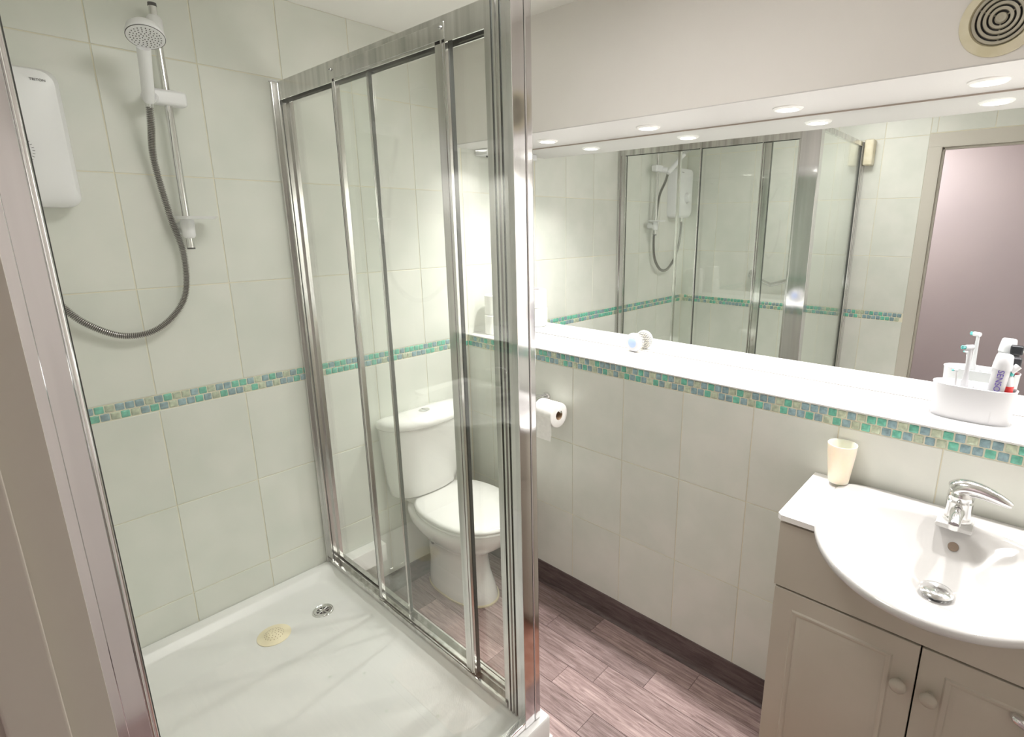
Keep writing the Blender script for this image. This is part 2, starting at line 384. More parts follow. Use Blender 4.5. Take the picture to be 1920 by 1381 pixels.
# door frame
g = G().box(XC-.0022, XC+.0025, YA, YA+.061, 0, ZD+.0, .0015, 2)
g2 = G().box(XC-.0022, XC+.0025, YB-.061, YB, 0, ZD, .0015, 2)
g3 = G().box(XC-.0022, XC+.0025, YB-.061, YA+.061, ZD, ZD+.072, .0015, 2)
frame = struct(G().box(XC-.104, XC+.002, YA-.004, YA, 0, ZD).box(XC-.104, XC+.004, YB, YB+.004, 0, ZD).box(XC-.104, XC+.004, YB, YA, ZD-.004, ZD).obj('door_1', m_wood_paint, smooth=None), 'cream painted door frame around the doorway')
g.obj('architrave', m_wood_paint, frame); g2.obj('architrave', m_wood_paint, frame); g3.obj('architrave', m_wood_paint, frame)
for (a, b) in ((YA-.016, YA-.004), (YB+.004, YB+.016)):
    G().box(XC-.052, XC-.022, a, b, 0, ZD-.004, .002, 2).obj('door_stop', m_wood_paint, frame)
G().box(XC-.052, XC-.022, YB+.004, YA-.004, ZD-.016, ZD-.004, .002, 2).obj('door_stop', m_wood_paint, frame)
# ================================================================== lights
def downlight(y, label):
    x = .0989
    t = thing('recessed_downlight', label, 'light', (x, y, ZS-.003), 'round downlights in the soffit above the mirror')
    G().lathe([(.029, -.003), (.031, -.0075), (.038, -.007), (.043, -.003), (.0435, -.0005), (.029, -.0005)], (x, y, ZS-.0025), n=40, closed=True).obj('bezel', m_white, t, 30)
    G().lathe([(.0, -.0035), (.0285, -.0035), (.0285, -.001), (0, -.001)], (x, y, ZS-.0025), n=32).obj('lamp', m_lamp, t, 30)
    d = bpy.data.lights.new('downlight_lamp', 'AREA'); d.shape = 'DISK'; d.size = .055; d.energy = SPOT_W; d.color = (1, .972, .945); d.spread = math.radians(128)
    o = bpy.data.objects.new('downlight_beam', d); COL.objects.link(o); o.parent = t; o.location = (0, 0, -.009)
LY = [-.4493, -.938, -1.4272, -1.9058, -2.31]
for y, lb in zip(LY, ('round recessed downlight nearest the shower and back wall', 'second round downlight from the back wall', 'round downlight in the middle of the soffit, above the brush', 'round downlight under the extractor vent', 'round downlight beyond the vent at the near end of the soffit')):
    downlight(y, lb)
# unseen hall lamp behind the camera, added to light the mauve wall
t = thing('unseen_ceiling_lamp', 'unseen round lamp added in the hall outside the doorway', 'light', (-2.2, -1.2, ZC))
G().lathe([(0, -.055), (.08, -.05), (.12, -.03), (.13, 0)], (-2.2, -1.2, ZC), n=32).obj('lamp_shade', emat('hall_glow', (1, .95, .9), 3), t, 40)
d = bpy.data.lights.new('hall_light', 'AREA'); d.shape = 'DISK'; d.size = .25; d.energy = HALL_W; d.color = (1, .95, .92)
o = bpy.data.objects.new('hall_light', d); COL.objects.link(o); o.parent = t; o.location = (0, 0, -.06)
# bathroom fill lamp, unseen, added because the downlights leave the walls dark
cx, cy = -.95, -1.22
t = thing('unseen_ceiling_lamp', 'large round fill lamp added unseen on the bathroom ceiling', 'light', (cx, cy, ZC))
G().lathe([(0, -.05), (.15, -.045), (.22, -.028), (.24, 0)], (cx, cy, ZC), n=40).obj('lamp_shade', emat('room_fill_glow', (1, .97, .94), 1.5), t, 40)
d = bpy.data.lights.new('room_fill_light', 'AREA'); d.shape = 'DISK'; d.size = .44; d.energy = ROOM_FILL_W; d.color = (1, .97, .945)
o = bpy.data.objects.new('room_fill_light', d); COL.objects.link(o); o.parent = t; o.location = (0, 0, -.056)
# ================================================================== shower tray
t = thing('shower_tray', 'white acrylic shower tray raised on a plinth in the corner', 'shower tray', (-1.2, -.6, 0))
X0, X1, Y0, Y1 = XC+.002, -.735, -1.207, -.002
def rr3(x0, x1, y0, y1, r, z, n=8): return [(a, b, z) for a, b in rrect(x0, x1, y0, y1, r, n)]
rg = [rr3(X0, X1, Y0, Y1, .012, .22), rr3(X0, X1, Y0, Y1, .012, ZT-.006), rr3(X0+.004, X1-.004, Y0+.004, Y1-.002, .012, ZT)]
rg += [rr3(X0+.035, X1-.065, Y0+.065, Y1-.03, .05, ZT-.001), rr3(X0+.045, X1-.078, Y0+.078, Y1-.04, .055, ZT-.008),
       rr3(X0+.06, X1-.098, Y0+.098, Y1-.055, .06, ZT-.028), rr3(X0+.075, X1-.115, Y0+.118, Y1-.07, .06, ZT-.037), rr3(X0+.12, X1-.16, Y0+.16, Y1-.12, .06, ZT-.040)]
G().rings(rg).obj('tray', m_acryl, t, 40)
G().box(X0, X1-.012, Y0+.012, Y1, 0.0, .222).obj('plinth', m_white, t, None)
G().box(X1-.012, X1+.004, Y0+.012, Y1, 0.0, .235, .003, 2).obj('riser_panel', m_white, t)
G().box(X0, X1+.004, Y0-.004, Y0+.012, 0.0, .235, .003, 2).obj('riser_panel', m_white, t)
# waste
cx, cy, cz = -.94, -.232, ZT-.040
t = thing('shower_waste', 'round chrome drain grate set in the shower tray', 'drain', (cx, cy, cz))
G().lathe([(.03, .001), (.033, .0035), (.036, .003), (.0385, .0005), (.0385, -.003), (.03, -.003)], (cx, cy, cz), n=40, closed=True).obj('rim', m_chrome, t)
G().lathe([(0, -.002), (.0305, -.002), (.0305, -.006), (0, -.006)], (cx, cy, cz+.003), n=32).obj('sump', m_hole, t)
g = G().lathe([(.0205, .0), (.0225, .003), (.030, .0028), (.030, 0)], (cx, cy, cz), n=32, closed=True)
for k in range(4):
    a = math.radians(45*k+20); dx, dy = math.cos(a), math.sin(a)
    g.tube([(cx-dx*.022, cy-dy*.022, cz+.0018), (cx+dx*.022, cy+dy*.022, cz+.0018)], .0017, 8)
g.lathe([(0, .004), (.005, .0035), (.006, .001), (0, 0)], (cx, cy, cz), n=16).obj('grate', m_chrome, t)
# hair strainer
cx, cy, cz = -1.112, -.224, ZT-.040
t = thing('hair_strainer', 'round cream rubber hair strainer lying on the tray beside the drain', 'strainer', (cx, cy, cz))
pr_ = [(.054, .0002), (.0545, .0018), (.052, .003), (.032, .0045), (.028, .008), (.022, .012), (.012, .0145), (0, .015)]
G().lathe([(0, 0.0003)]+pr_, (cx, cy, cz), n=48).obj('strainer_dome', m_cream, t, 50)
g = G()
for r_, n_, h_ in ((.030, 18, .0062), (.024, 14, .0108), (.016, 9, .0135), (.007, 4, .0148)):
    for k in range(n_):
        a = 2*math.pi*k/n_+r_*40; g.lathe([(0, .0009), (.0013, .0006), (.0013, -.001)], (cx+r_*math.cos(a), cy+r_*math.sin(a), cz+h_), n=8)
h_o = g.obj('drain_holes', m_card, t); h_o['kind'] = 'stuff'
# water drops
for k, (dx, dy) in enumerate(((-.99, -.62), (-1.02, -.80), (-.93, -.93), (-1.07, -.55), (-1.15, -.9), (-.95, -.72))):
    z = ZT-.040
    o = G().lathe([(.006, .0001), (.0058, .0008), (.004, .0016), (0, .002)], (dx, dy, z), n=16).obj('water_drop', m_glass, None, 60)
    tag(o, ('water drop in the middle of the shower tray', 'water drop on the tray nearest the sliding door centre', 'water drop closest to the corner post on the tray', 'water drop nearest the cream strainer', 'water drop furthest left on the shower tray', 'water drop halfway along the tray near the door rail')[k], 'water drop', 'water drops on the shower tray')
# ================================================================== shower enclosure
enc = thing('shower_enclosure', 'chrome framed glass corner shower enclosure with sliding doors', 'shower enclosure', (XD, YS, ZT))
ZR = 2.150
def part(name, m, g, par=enc, sm=None): return g.obj(name, m, par, sm)
# corner post: box profile with two faces and a bead
g = G().box(-.7785, XD+.0, YS-.002, YS+.092, ZT+.001, ZR+.03, .003, 3)
part('corner_post', m_aluf, g, sm=40)
part('post_cover', m_aluf, G().box(-.8165, -.7792, YS-.0, YS+.030, ZT+.001, ZR+.03, .002, 2), sm=40)
part('post_cap', m_aluf, G().box(-.822, -.752, YS-.008, YS+.096, ZR+.03, ZR+.046, .004, 2), sm=40)
g = G().box(-.800, -.7792, YS+.0305, YS+.0865, ZT+.001, ZR)
for yy in (.036, .049, .062, .075): g.box(-.8045, -.799, YS+yy, YS+yy+.006, ZT+.001, ZR)
part('post_inner_profile', m_alu, g, sm=None)
for yy in (.0425, .0685): part('post_seal', m_seal, G().box(-.8022, -.8001, YS+yy+.001, YS+yy+.005, ZT+.002, ZR))
# top and bottom rails on the sliding side (run along y)
def rail_y(y0, y1, zt, zb_, name):
    g = G().box(-.797, -.757, y0, y1, zt-.012, zt, .002, 2)
    g.box(-.761, -.757, y0, y1, zb_, zt-.010); g.box(-.778, -.775, y0, y1, zb_+.012, zt-.010); g.box(-.797, -.793, y0, y1, zb_, zt-.010)
    return part(name, m_alu, g)
rail_y(YS+.09, -.012, ZR, ZR-.058, 'top_rail')
g = G().box(-.803, -.752, YS+.09, -.012, ZT+.0, ZT+.008, .001, 1).box(-.803, -.800, YS+.09, -.012, ZT+.006, ZT+.018)
g.box(-.780, -.777, YS+.09, -.012, ZT+.006, ZT+.022).box(-.757, -.752, YS+.09, -.012, ZT+.006, ZT+.026)
part('bottom_rail', m_alu, g)
# wall channel on the back wall
g = G().box(-.810, -.752, -.016, -.001, ZT+.001, ZR+.002, .002, 2).box(-.800, -.762, -.040, -.014, ZT+.001, ZR-.004, .002, 2)
part('wall_channel', m_alu, g, sm=40)
part('channel_seal', m_seal, G().box(-.7935, -.7915, -.0425, -.0395, ZT+.01, ZR-.05))
part('channel_cap', m_plastic, G().box(-.813, -.790, -.018, -.001, ZR+.002, ZR+.006, .001, 1))
# sliding panels: (plane x, y start, y end, stile widths)
def panel(xp, ya, yb, wa, wb, topbar, name):
    p = part(name, m_glass, G().box(xp-.002, xp+.002, yb+wb*.5, ya-wa*.5, ZT+.024, ZR-.03), sm=None)
    if wa: part('stile', m_alu, G().box(xp-.008, xp+.008, ya-wa, ya, ZT+.018, ZR-.02, .002, 2).box(xp-.0095, xp-.008, ya-wa*.35, ya-wa*.2, ZT+.02, ZR-.03), p, 40)
    if wb: part('stile', m_alu, G().box(xp-.008, xp+.008, yb, yb+wb, ZT+.018, ZR-.02, .002, 2).box(xp-.0095, xp-.008, yb+wb*.25, yb+wb*.4, ZT+.02, ZR-.03), p, 40)
    if topbar: part('header_bar', m_alu, G().box(xp-.010, xp+.006, yb, ya, ZR-.052, ZR-.014, .002, 2), p, 40)
    part('bottom_bar', m_alu, G().box(xp-.006, xp+.006, yb+wb, ya-wa, ZT+.020, ZT+.030, .001, 1), p, 40)
    return p
p1 = panel(-.765, -.030, -.560, .022, .008, False, 'sliding_panel')
p2 = panel(-.789, -.402, -.945, .016, .040, True, 'sliding_panel')
p3 = panel(-.768, -.900, -1.118, .006, .028, False, 'fixed_panel')
part('stile_seal', m_seal, G().box(-.786, -.776, -.9475, -.9445, ZT+.02, ZR-.05))
part('stile_seal', m_seal, G().box(-.770, -.760, -.5615, -.5600, ZT+.024, ZR-.05))
part('stile_seal', m_seal, G().box(-.798, -.792, -.4025, -.4000, ZT+.02, ZR-.06))
for y in (-.408, -.934):
    m4 = Matrix.Rotation(0, 4, 'X')
    s_ = part('screw', m_chrome, G().lathe([(0, -.0035), (.0035, -.003), (.0048, -.001), (.0048, .0)], (-.7995, y, ZR-.026), 'x', 20), p2, 40)
    part('screw_slot', m_hole, G().box(-.8035, -.8028, y-.0035, y+.0035, ZR-.027, ZR-.025), s_)
for y in (-.055, -.085, -.97):
    part('roller', m_hole, G().lathe([(0, -.003), (.007, -.003), (.007, .003), (0, .003)], (-.786, y, ZR-.030), 'x', 20), sm=40)
# jamb next to the post
g = G()
for xx in (-.795, -.786, -.777, -.768): g.box(xx-.0028, xx+.0028, YS+.088, YS+.103, ZT+.004, ZR, .001, 1)
part('door_jamb', m_alu, g, sm=40)
part('jamb_seal', m_seal, G().box(-.7915, -.7895, YS+.100, YS+.1045, ZT+.004, ZR))
part('jamb_seal', m_seal, G().box(-.7735, -.7715, YS+.100, YS+.1045, ZT+.004, ZR))
# fixed side panel (runs along x) between the post and the left wall
part('side_glass', m_glass, G().box(XC+.05, -.812, YS+.010, YS+.015, ZT+.010, ZR-.012))
g = G().box(XC+.04, -.810, YS+.002, YS+.024, ZR-.024, ZR+.004, .003, 2); part('top_rail', m_alu, g, sm=40)
g = G().box(XC+.04, -.810, YS+.002, YS+.024, ZT+.0005, ZT+.022, .004, 2); part('bottom_rail', m_aluf, g, sm=40)
# wide wall profile at the left wall
g = G().box(XC+.001, XC+.036, YS-.0035, YS+.030, ZT+.001, ZR+.004, .0008, 1)
part('wall_profile', m_aluf, g, sm=40)
part('wall_profile', m_aluf, G().box(XC+.0355, XC+.0605, YS-.002, YS+.028, ZT+.001, ZR+.002, .0008, 1), sm=40)
part('glazing_bead', m_chrome, G().box(XC+.0605, XC+.068, YS+.002, YS+.024, ZT+.001, ZR, .003, 3), sm=50)
part('bead_seal', m_seal, G().box(XC+.0675, XC+.0695, YS+.007, YS+.018, ZT+.012, ZR-.02))
# cream bracket box on the left wall
o = G().box(XC+.0005, XC+.072, -1.240, -1.1895, 2.02, 2.165, .01, 3).obj('plastic_bracket', m_creamplastic, None, 40)
tag(o, 'cream plastic box on the left wall at the top of the shower glass', 'bracket')
# ================================================================== electric shower
t = thing('electric_shower', 'white electric shower unit mounted on the tiled wall', 'electric shower', (-1.48, 0, 1.72))
def sb(x0, x1, z0, z1, r, y, n=6): return [(a, y, b) for a, b in rrect(x0, x1, z0, z1, r, n)]
UX0, UX1, UZ0, UZ1 = -1.580, -1.368, 1.728, 2.068
rg = [sb(UX0, UX1, UZ0, UZ1, .03, -.001), sb(UX0, UX1, UZ0, UZ1, .03, -.062), sb(UX0+.004, UX1-.004, UZ0+.003, UZ1-.003, .03, -.075), sb(UX0+.012, UX1-.012, UZ0+.02, UZ1-.008, .03, -.088), sb(UX0+.03, UX1-.03, UZ0+.05, UZ1-.03, .03, -.092)]
G().rings(rg).obj('housing', m_plastic, t, 40)
G().lathe([(0, -.030), (.02, -.030), (.027, -.026), (.030, -.012), (.030, 0)], (-1.483, -.091, 1.865), 'y', 32).obj('control_dial', m_plastic, t, 40)
g = G()
for k in range(30):
    a = 2*math.pi*k/30; r1, r2 = .033, .038
    g.tube([(-1.483+r1*math.cos(a), -.0925, 1.865+r1*math.sin(a)), (-1.483+r2*math.cos(a), -.0925, 1.865+r2*math.sin(a))], .0006, 5)
o = g.obj('dial_marks', m_hole, t); o['kind'] = 'stuff'
def text_mesh(name, s, size, m, mtx, parent, ext=.0003):
    c = bpy.data.curves.new(name, 'FONT'); c.body = s; c.size = size; c.extrude = ext; c.align_x = 'CENTER'; c.align_y = 'CENTER'
    to = bpy.data.objects.new(name, c); COL.objects.link(to); dg = bpy.context.evaluated_depsgraph_get()
    me = bpy.data.meshes.new_from_object(to.evaluated_get(dg)); bpy.data.objects.remove(to)
    me.transform(mtx); me.materials.clear(); me.materials.append(m); return ob(name, me, parent)
text_mesh('lettering', 'TRITON', .0085, m_hole, Matrix.Translation((-1.412, -.0928, 2.036)) @ Matrix.Rotation(math.pi/2, 4, 'X'), t)
# riser rail set
t = thing('shower_riser_rail', 'chrome vertical riser rail with sliding white holders', 'shower rail', (-1.128, 0, 1.61))
BX, BY = -1.128, -.055
G().tube([(BX, BY, 1.611), (BX, BY, 2.285)], .0105, 20).obj('rail', m_chrome, t, 40)
G().tube([(BX, BY, 1.608), (BX, BY, 1.613)], .0108, 20).obj('rail_end', m_hole, t, 40)
G().tube([(BX, BY, 2.283), (BX, BY, 2.292)], [.0112, .0105], 20).obj('rail_end', m_hole, t, 40)
g = G().tube([(BX, -.001, 2.225), (BX, -.03, 2.228), (BX, BY-.004, 2.230)], [.026, .024, .018], 24).lathe([(.014, -.03), (.0185, -.024), (.0185, .024), (.0125, .032)], (BX, BY, 2.228), 'z', 24)
g.obj('wall_bracket', m_plastic, t, 40)
g = G().tube([(BX, -.001, 1.672), (BX, -.03, 1.672), (BX, BY, 1.672)], [.02, .018, .016], 24).lathe([(.0125, -.03), (.0175, -.024), (.0185, .022), (.016, .026)], (BX, BY, 1.672), 'z', 24)
g.obj('wall_bracket', m_plastic, t, 40)
sd = G().rings([[(a, b, 1.699) for a, b in rrect(BX-.028, BX+.064, BY-.066, BY+.02, .02)], [(a, b, 1.707) for a, b in rrect(BX-.032, BX+.070, BY-.072, BY+.022, .022)], [(a, b, 1.707) for a, b in rrect(BX-.029, BX+.067, BY-.069, BY+.019, .02)], [(a, b, 1.702) for a, b in rrect(BX-.026, BX+.062, BY-.064, BY+.018, .02)]]).obj('soap_tray', m_plastic, t, 40)
g = G().box(BX-.046, BX+.046, BY-.022, BY+.020, 2.022, 2.064, .009, 3).tube([(BX-.040, BY-.012, 2.036), (BX-.056, BY-.045, 2.033)], [.017, .019], 20)
g.obj('slider', m_plastic, t, 40)
# hand shower
H0 = Vector((-1.187, -.108, 2.018)); H1 = Vector((-1.206, -.222, 2.148))
t = thing('hand_shower', 'white round hand shower head clipped on the riser rail', 'shower head', H0)
ax_ = (H1-H0).normalized()
G().tube([H0, H0+ax_*.03, H0+ax_*.10, H1-ax_*.02], [.0125, .0150, .0150, .016], 20).obj('handle', m_plastic, t, 50)
G().tube([H0-ax_*.012, H0+ax_*.003], [.0105, .0128], 20).obj('collar', m_chrome, t, 50)
nrm = Vector((-.10, -.42, -.90)).normalized(); hc = H1+Vector((0.002, -.020, .004))
q = nrm.to_track_quat('Z', 'Y').to_matrix()
G().lathe([(0, -.036), (.018, -.035), (.031, -.029), (.039, -.019), (.0425, -.006), (.043, 0), (.041, .002)], hc, n=48, mtx=q).obj('head_shell', m_plastic, t, 50)
fp = G().lathe([(.042, .0022), (.0405, .004), (0, .004)], hc, n=48, mtx=q).obj('spray_plate', m_plastic, t, 50)
G().lathe([(.0412, .0020), (.0425, .0020), (.0425, .0032), (.0412, .0032)], hc, n=48, mtx=q, closed=True).obj('plate_ring', m_hole, t, 50)
g = G()
for r_, n_ in ((.007, 6), (.0135, 10), (.020, 15), (.0265, 19), (.033, 24)):
    for k in range(n_):
        a = 2*math.pi*k/n_+r_*30; c = Vector((r_*math.cos(a), r_*math.sin(a), .004)); g.lathe([(.0013, 0), (.0012, .0012), (0, .0014)], hc+q@c, n=6, mtx=q)
o = g.obj('nozzles', m_hole, fp); o['kind'] = 'stuff'
# hose: corrugated
def catm(P, n):
    P = [Vector(p) for p in P]; P = [P[0]*2-P[1]]+P+[P[-1]*2-P[-2]]; out = []
    for i in range(1, len(P)-2):
        for k in range(n):
            t_ = k/n; a, b, c, d = P[i-1:i+3]
            out.append(.5*((2*b)+(-a+c)*t_+(2*a-5*b+4*c-d)*t_*t_+(-a+3*b-3*c+d)*t_**3))
    out.append(P[-2]); return out
hp = [H0-ax_*.008, (-1.186, -.085, 1.96), (-1.184, -.045, 1.868), (-1.166, -.035, 1.715), (-1.146, -.036, 1.586), (-1.165, -.036, 1.454), (-1.243, -.036, 1.371), (-1.329, -.036, 1.359), (-1.405, -.038, 1.402), (-1.455, -.040, 1.464), (-1.496, -.042, 1.56), (-1.508, -.042, 1.65), (-1.510, -.042, 1.712)]
path = catm(hp, 60)
# resample evenly
L_ = [0]
for a, b in zip(path[:-1], path[1:]): L_.append(L_[-1]+(b-a).length)
step = .0016; nn = int(L_[-1]/step); pts = []; j = 0
for i in range(nn+1):
    s = i*step
    while j < len(L_)-2 and L_[j+1] < s: j += 1
    u = (s-L_[j])/max(1e-9, L_[j+1]-L_[j]); pts.append(path[j].lerp(path[j+1], min(u, 1)))
t = thing('shower_hose', 'corrugated chrome shower hose looping below the white unit', 'hose', (-1.33, -.036, 1.35))
G().tube(pts, [(.0100, .0098, .0058)[i % 3] for i in range(len(pts))], 10).obj('hose', m_hose, t, 60)
G().tube([(-1.510, -.042, 1.700), (-1.510, -.042, 1.728)], [.0105, .0115], 20).obj('hose_nut', m_chrome, t, 50)
# grab rail on the left wall
t = thing('grab_rail', 'cranked chrome grab rail on the left shower wall', 'grab rail', (XC, -.7, 1.29))
gy = [(-.565, 1.335), (-.705, 1.275), (-.885, 1.338)]
xo = XC+.055
pp = [(XC+.004, gy[0][0], gy[0][1]), (xo-.015, gy[0][0], gy[0][1]), (xo-.004, gy[0][0]-.006, gy[0][1]-.002), (xo, gy[0][0]-.02, gy[0][1]-.009)]
pp += [(xo, gy[1][0]+.03, gy[1][1]+.013), (xo, gy[1][0], gy[1][1]+.002), (xo, gy[1][0]-.03, gy[1][1]+.008)]
pp += [(xo, gy[2][0]+.02, gy[2][1]-.006), (xo-.004, gy[2][0]+.006, gy[2][1]-.002), (xo-.015, gy[2][0], gy[2][1]), (XC+.004, gy[2][0], gy[2][1])]
G().tube(pp, .0125, 18).obj('bar', m_chrome, t, 60)
for y, z in (gy[0], gy[2]):
    G().lathe([(.0, .0), (.038, .0), (.038, .006), (.032, .012), (.014, .014)], (XC+.0005, y, z), 'x', 32).obj('wall_flange', m_chrome, t, 40)
# ================================================================== toilet
TX = -.305
wc = thing('toilet', 'white close coupled toilet with closed lid and dual flush cistern', 'toilet', (TX, -.3, 0))
def dshape(hw, yb, yf, z, n=40, p=2.4, xc=None, flat=.25):
    """D plan: straight back at yb, bulging front to yf"""
    xc = TX if xc is None else xc; P = []
    d = yb-yf
    for k in range(n):
        a = math.pi*2*k/n; c, s = math.cos(a), math.sin(a)
        u = math.copysign(abs(c)**(2/p), c)*hw
        if s >= 0: v = yb-d*flat+math.copysign(abs(s)**(2/5.0), s)*d*flat
        else: v = yb-d*flat-abs(s)**(2/p)*d*(1-flat)
        P.append((xc+u, v, z))
    return P
CX = -.335
rg = [dshape(.15, -.012, -.125, .485, xc=CX, p=2.3), dshape(.168, -.01, -.140, .50, xc=CX, p=2.3), dshape(.182, -.008, -.150, .56, xc=CX, p=2.3), dshape(.200, -.006, -.170, .70, xc=CX, p=2.3), dshape(.208, -.005, -.182, .829, xc=CX, p=2.3)]
G().rings(rg).obj('cistern', m_toilet, wc, 60)
rg = [dshape(.214, -.004, -.190, .830, xc=CX, p=2.2), dshape(.219, -.003, -.196, .837, xc=CX, p=2.2), dshape(.219, -.003, -.196, .852, xc=CX, p=2.2), dshape(.212, -.007, -.190, .863, xc=CX, p=2.2), dshape(.19, -.02, -.17, .870, xc=CX, p=2.2), dshape(.12, -.05, -.13, .874, xc=CX, p=2.2), dshape(.04, -.08, -.10, .875, xc=CX, p=2.2)]
lid = G().rings(rg).obj('cistern_lid', m_toilet, wc, 60)
bt = G().lathe([(.026, 0), (.026, .004), (.023, .006), (0, .0062)], (CX-.01, -.095, .8735), n=32, sx=1, sy=.8).obj('flush_button', m_chrome, lid, 40)
G().box(CX-.0105, CX-.0095, -.113, -.077, .8793, .8801).obj('button_split', m_hole, bt)
# pan
def egg(hw, yb, yf, z, n=48, k=0, xc=TX):
    P = []; yc = yb-(yb-yf)*.52
    for i in range(n):
        a = 2*math.pi*i/n; c, s = math.cos(a), math.sin(a)
        v = yc+(yb-yc)*math.copysign(abs(s)**(2/2.9), s) if s >= 0 else yc+(yc-yf)*s
        u = hw*math.copysign(abs(c)**(2/(2.9 if s >= 0 else 2.1)), c); P.append((xc+u, v, z))
    return P
PXC = -.272
rg = [egg(.108, -.03, -.425, .0, xc=PXC), egg(.110, -.03, -.428, .012, xc=PXC), egg(.104, -.03, -.412, .06, xc=PXC), egg(.097, -.03, -.380, .12, xc=PXC+.003), egg(.098, -.03, -.372, .20, xc=PXC), egg(.106, -.03, -.395, .25, xc=PXC-.005),
      egg(.135, -.03, -.47, .30, xc=PXC-.018), egg(.165, -.025, -.53, .35, xc=PXC-.025), egg(.184, -.02, -.565, .40, xc=TX), egg(.190, -.015, -.585, .43, xc=TX), egg(.188, -.015, -.585, .445, xc=TX), egg(.175, -.02, -.565, .449, xc=TX)]
pan = G().rings(rg).obj('pan', m_toilet, wc, 70)
G().box(TX-.13, TX+.11, -.17, -.02, .44, .486, .012, 3).obj('cistern_platform', m_toilet, wc, 50)
rg = [egg(.188, -.085, -.592, .450), egg(.192, -.083, -.597, .454), egg(.192, -.083, -.597, .462), egg(.188, -.085, -.592, .4655)]
G().rings(rg).obj('seat', m_toilet, wc, 60)
rg = [egg(.190, -.080, -.594, .4665), egg(.194, -.078, -.600, .471), egg(.192, -.08, -.598, .480), egg(.180, -.09, -.585, .486), egg(.12, -.15, -.5, .4895), egg(.03, -.27, -.37, .490)]
G().rings(rg).obj('seat_lid', m_toilet, wc, 70)
for dx in (-.075, .075):
    G().tube([(TX+dx-.014, -.10, .486), (TX+dx+.014, -.10, .486)], .009, 16).obj('hinge', m_plastic, wc, 50)
rg = [egg(.112, -.028, -.432, .0015, xc=PXC), egg(.114, -.028, -.435, .0005, xc=PXC), egg(.114, -.028, -.435, .006, xc=PXC), egg(.110, -.028, -.43, .008, xc=PXC)]
G().rings(rg[1:]).obj('sealant_bead', mat('yellowed_sealant', (.62, .55, .38), .6), wc, 60)
G().lathe([(0, -.02), (.009, -.02), (.011, -.012), (.011, 0)], (PXC-.10, -.16, .26), 'x', 16).obj('fixing_cap', m_black, wc, 40)
G().tube([(PXC-.075, -.06, .27), (PXC-.095, -.05, .36), (CX-.06, -.05, .50)], [.02, .02, .015], 16).obj('supply_pipe', m_plastic, wc, 50)
# white pipe box behind the doors
o = G().box(-.752, -.565, -.062, -.0005, .215, .300, .004, 2).obj('pipe_boxing', m_white, None, 40)
tag(o, 'low white pipe boxing on the back wall behind the sliding doors', 'pipe box')
# ================================================================== toilet roll holder
t = thing('toilet_roll_holder', 'chrome wall bracket carrying the hanging toilet roll', 'toilet roll holder', (0, -.6, .93))
G().lathe([(0, -.012), (.018, -.012), (.022, -.006), (.022, -.0005)], (0, -.525, .945), 'x', 24).obj('wall_plate', m_chrome, t, 40)
G().tube([(-.008, -.525, .945), (-.045, -.525, .945), (-.066, -.528, .940), (-.076, -.540, .932), (-.078, -.56, .929), (-.078, -.675, .929)], .0055, 14).obj('arm', m_chrome, t, 60)
G().tube([(-.01, -.515, .953), (-.05, -.512, .958), (-.09, -.518, .952)], [.004, .006, .003], 12).obj('cover_hinge', m_chrome, t, 60)
t = thing('toilet_roll', 'white toilet roll hanging on the chrome wall holder, loose end down', 'toilet roll', (-.078, -.61, .91))
c = (-.078, 0, .912); y0, y1 = -.665, -.560
g = G().lathe([(.0205, y0), (.047, y0), (.052, y0+.002), (.0525, y0+.005), (.0525, y1-.005), (.052, y1-.002), (.047, y1), (.0205, y1)], c, 'y', 48, closed=True)
g.obj('paper', m_paper, t, 40)
G().lathe([(.0190, y0+.001), (.0205, y0+.001), (.0205, y1-.001), (.0190, y1-.001)], c, 'y', 32, closed=True).obj('core', m_card, t, 40)
V = []; 
for k in range(14):
    u = k/13; z = .912-u*.105; x = -.1315+.010*math.sin(u*2.2)
    for yy in (y0+.004+.006*u, y1-.004+.014*u*0): V.append((x, yy, z)); V.append((x+.0012, yy, z))
Fc = []
for k in range(13):
    a = k*4; Fc += [(a, a+2, a+6, a+4), (a+1, a+3, a+7, a+5), (a, a+1, a+5, a+4), (a+2, a+3, a+7, a+6)]
Fc += [(0, 1, 3, 2), (52, 53, 55, 54)]
fin('loose_sheet', V, Fc, m_paper, t, 40)
# rolls standing on the shelf in the corner
for k, (dx, dy) in enumerate(((0, 0), (.003, .002))):
    z0 = ZSH+.0005+k*.0965; rx, ry = .100+dx, -.098+dy
    t = thing('spare_toilet_roll', ('lower spare toilet roll standing on the shelf in the corner', 'upper spare toilet roll stacked on the other one in the corner')[k], 'toilet roll', (rx, ry, z0), 'spare toilet rolls stacked on the shelf')
    G().lathe([(.02, 0), (.05, 0), (.055, .003), (.055, .092), (.05, .096), (.02, .096)], (rx, ry, z0), n=48, closed=True).obj('paper', m_paper, t, 40)
    G().lathe([(.0185, .001), (.02, .001), (.02, .095), (.0185, .095)], (rx, ry, z0), n=32, closed=True).obj('core', m_card, t, 40)
# small box under the soffit in the recess corner
t = thing('ceiling_switch', 'small square white fitting under the soffit in the recess corner', 'switch', (.12, -.05, 1.99))
G().box(.08, .165, -.094, -.010, 1.992, ZS-.0035, .004, 2).obj('switch_body', m_plastic, t, 40)
G().lathe([(0, -.006), (.008, -.006), (.011, 0)], (.1225, -.052, 1.992), n=20).obj('pull_ring', m_hole, t, 40)
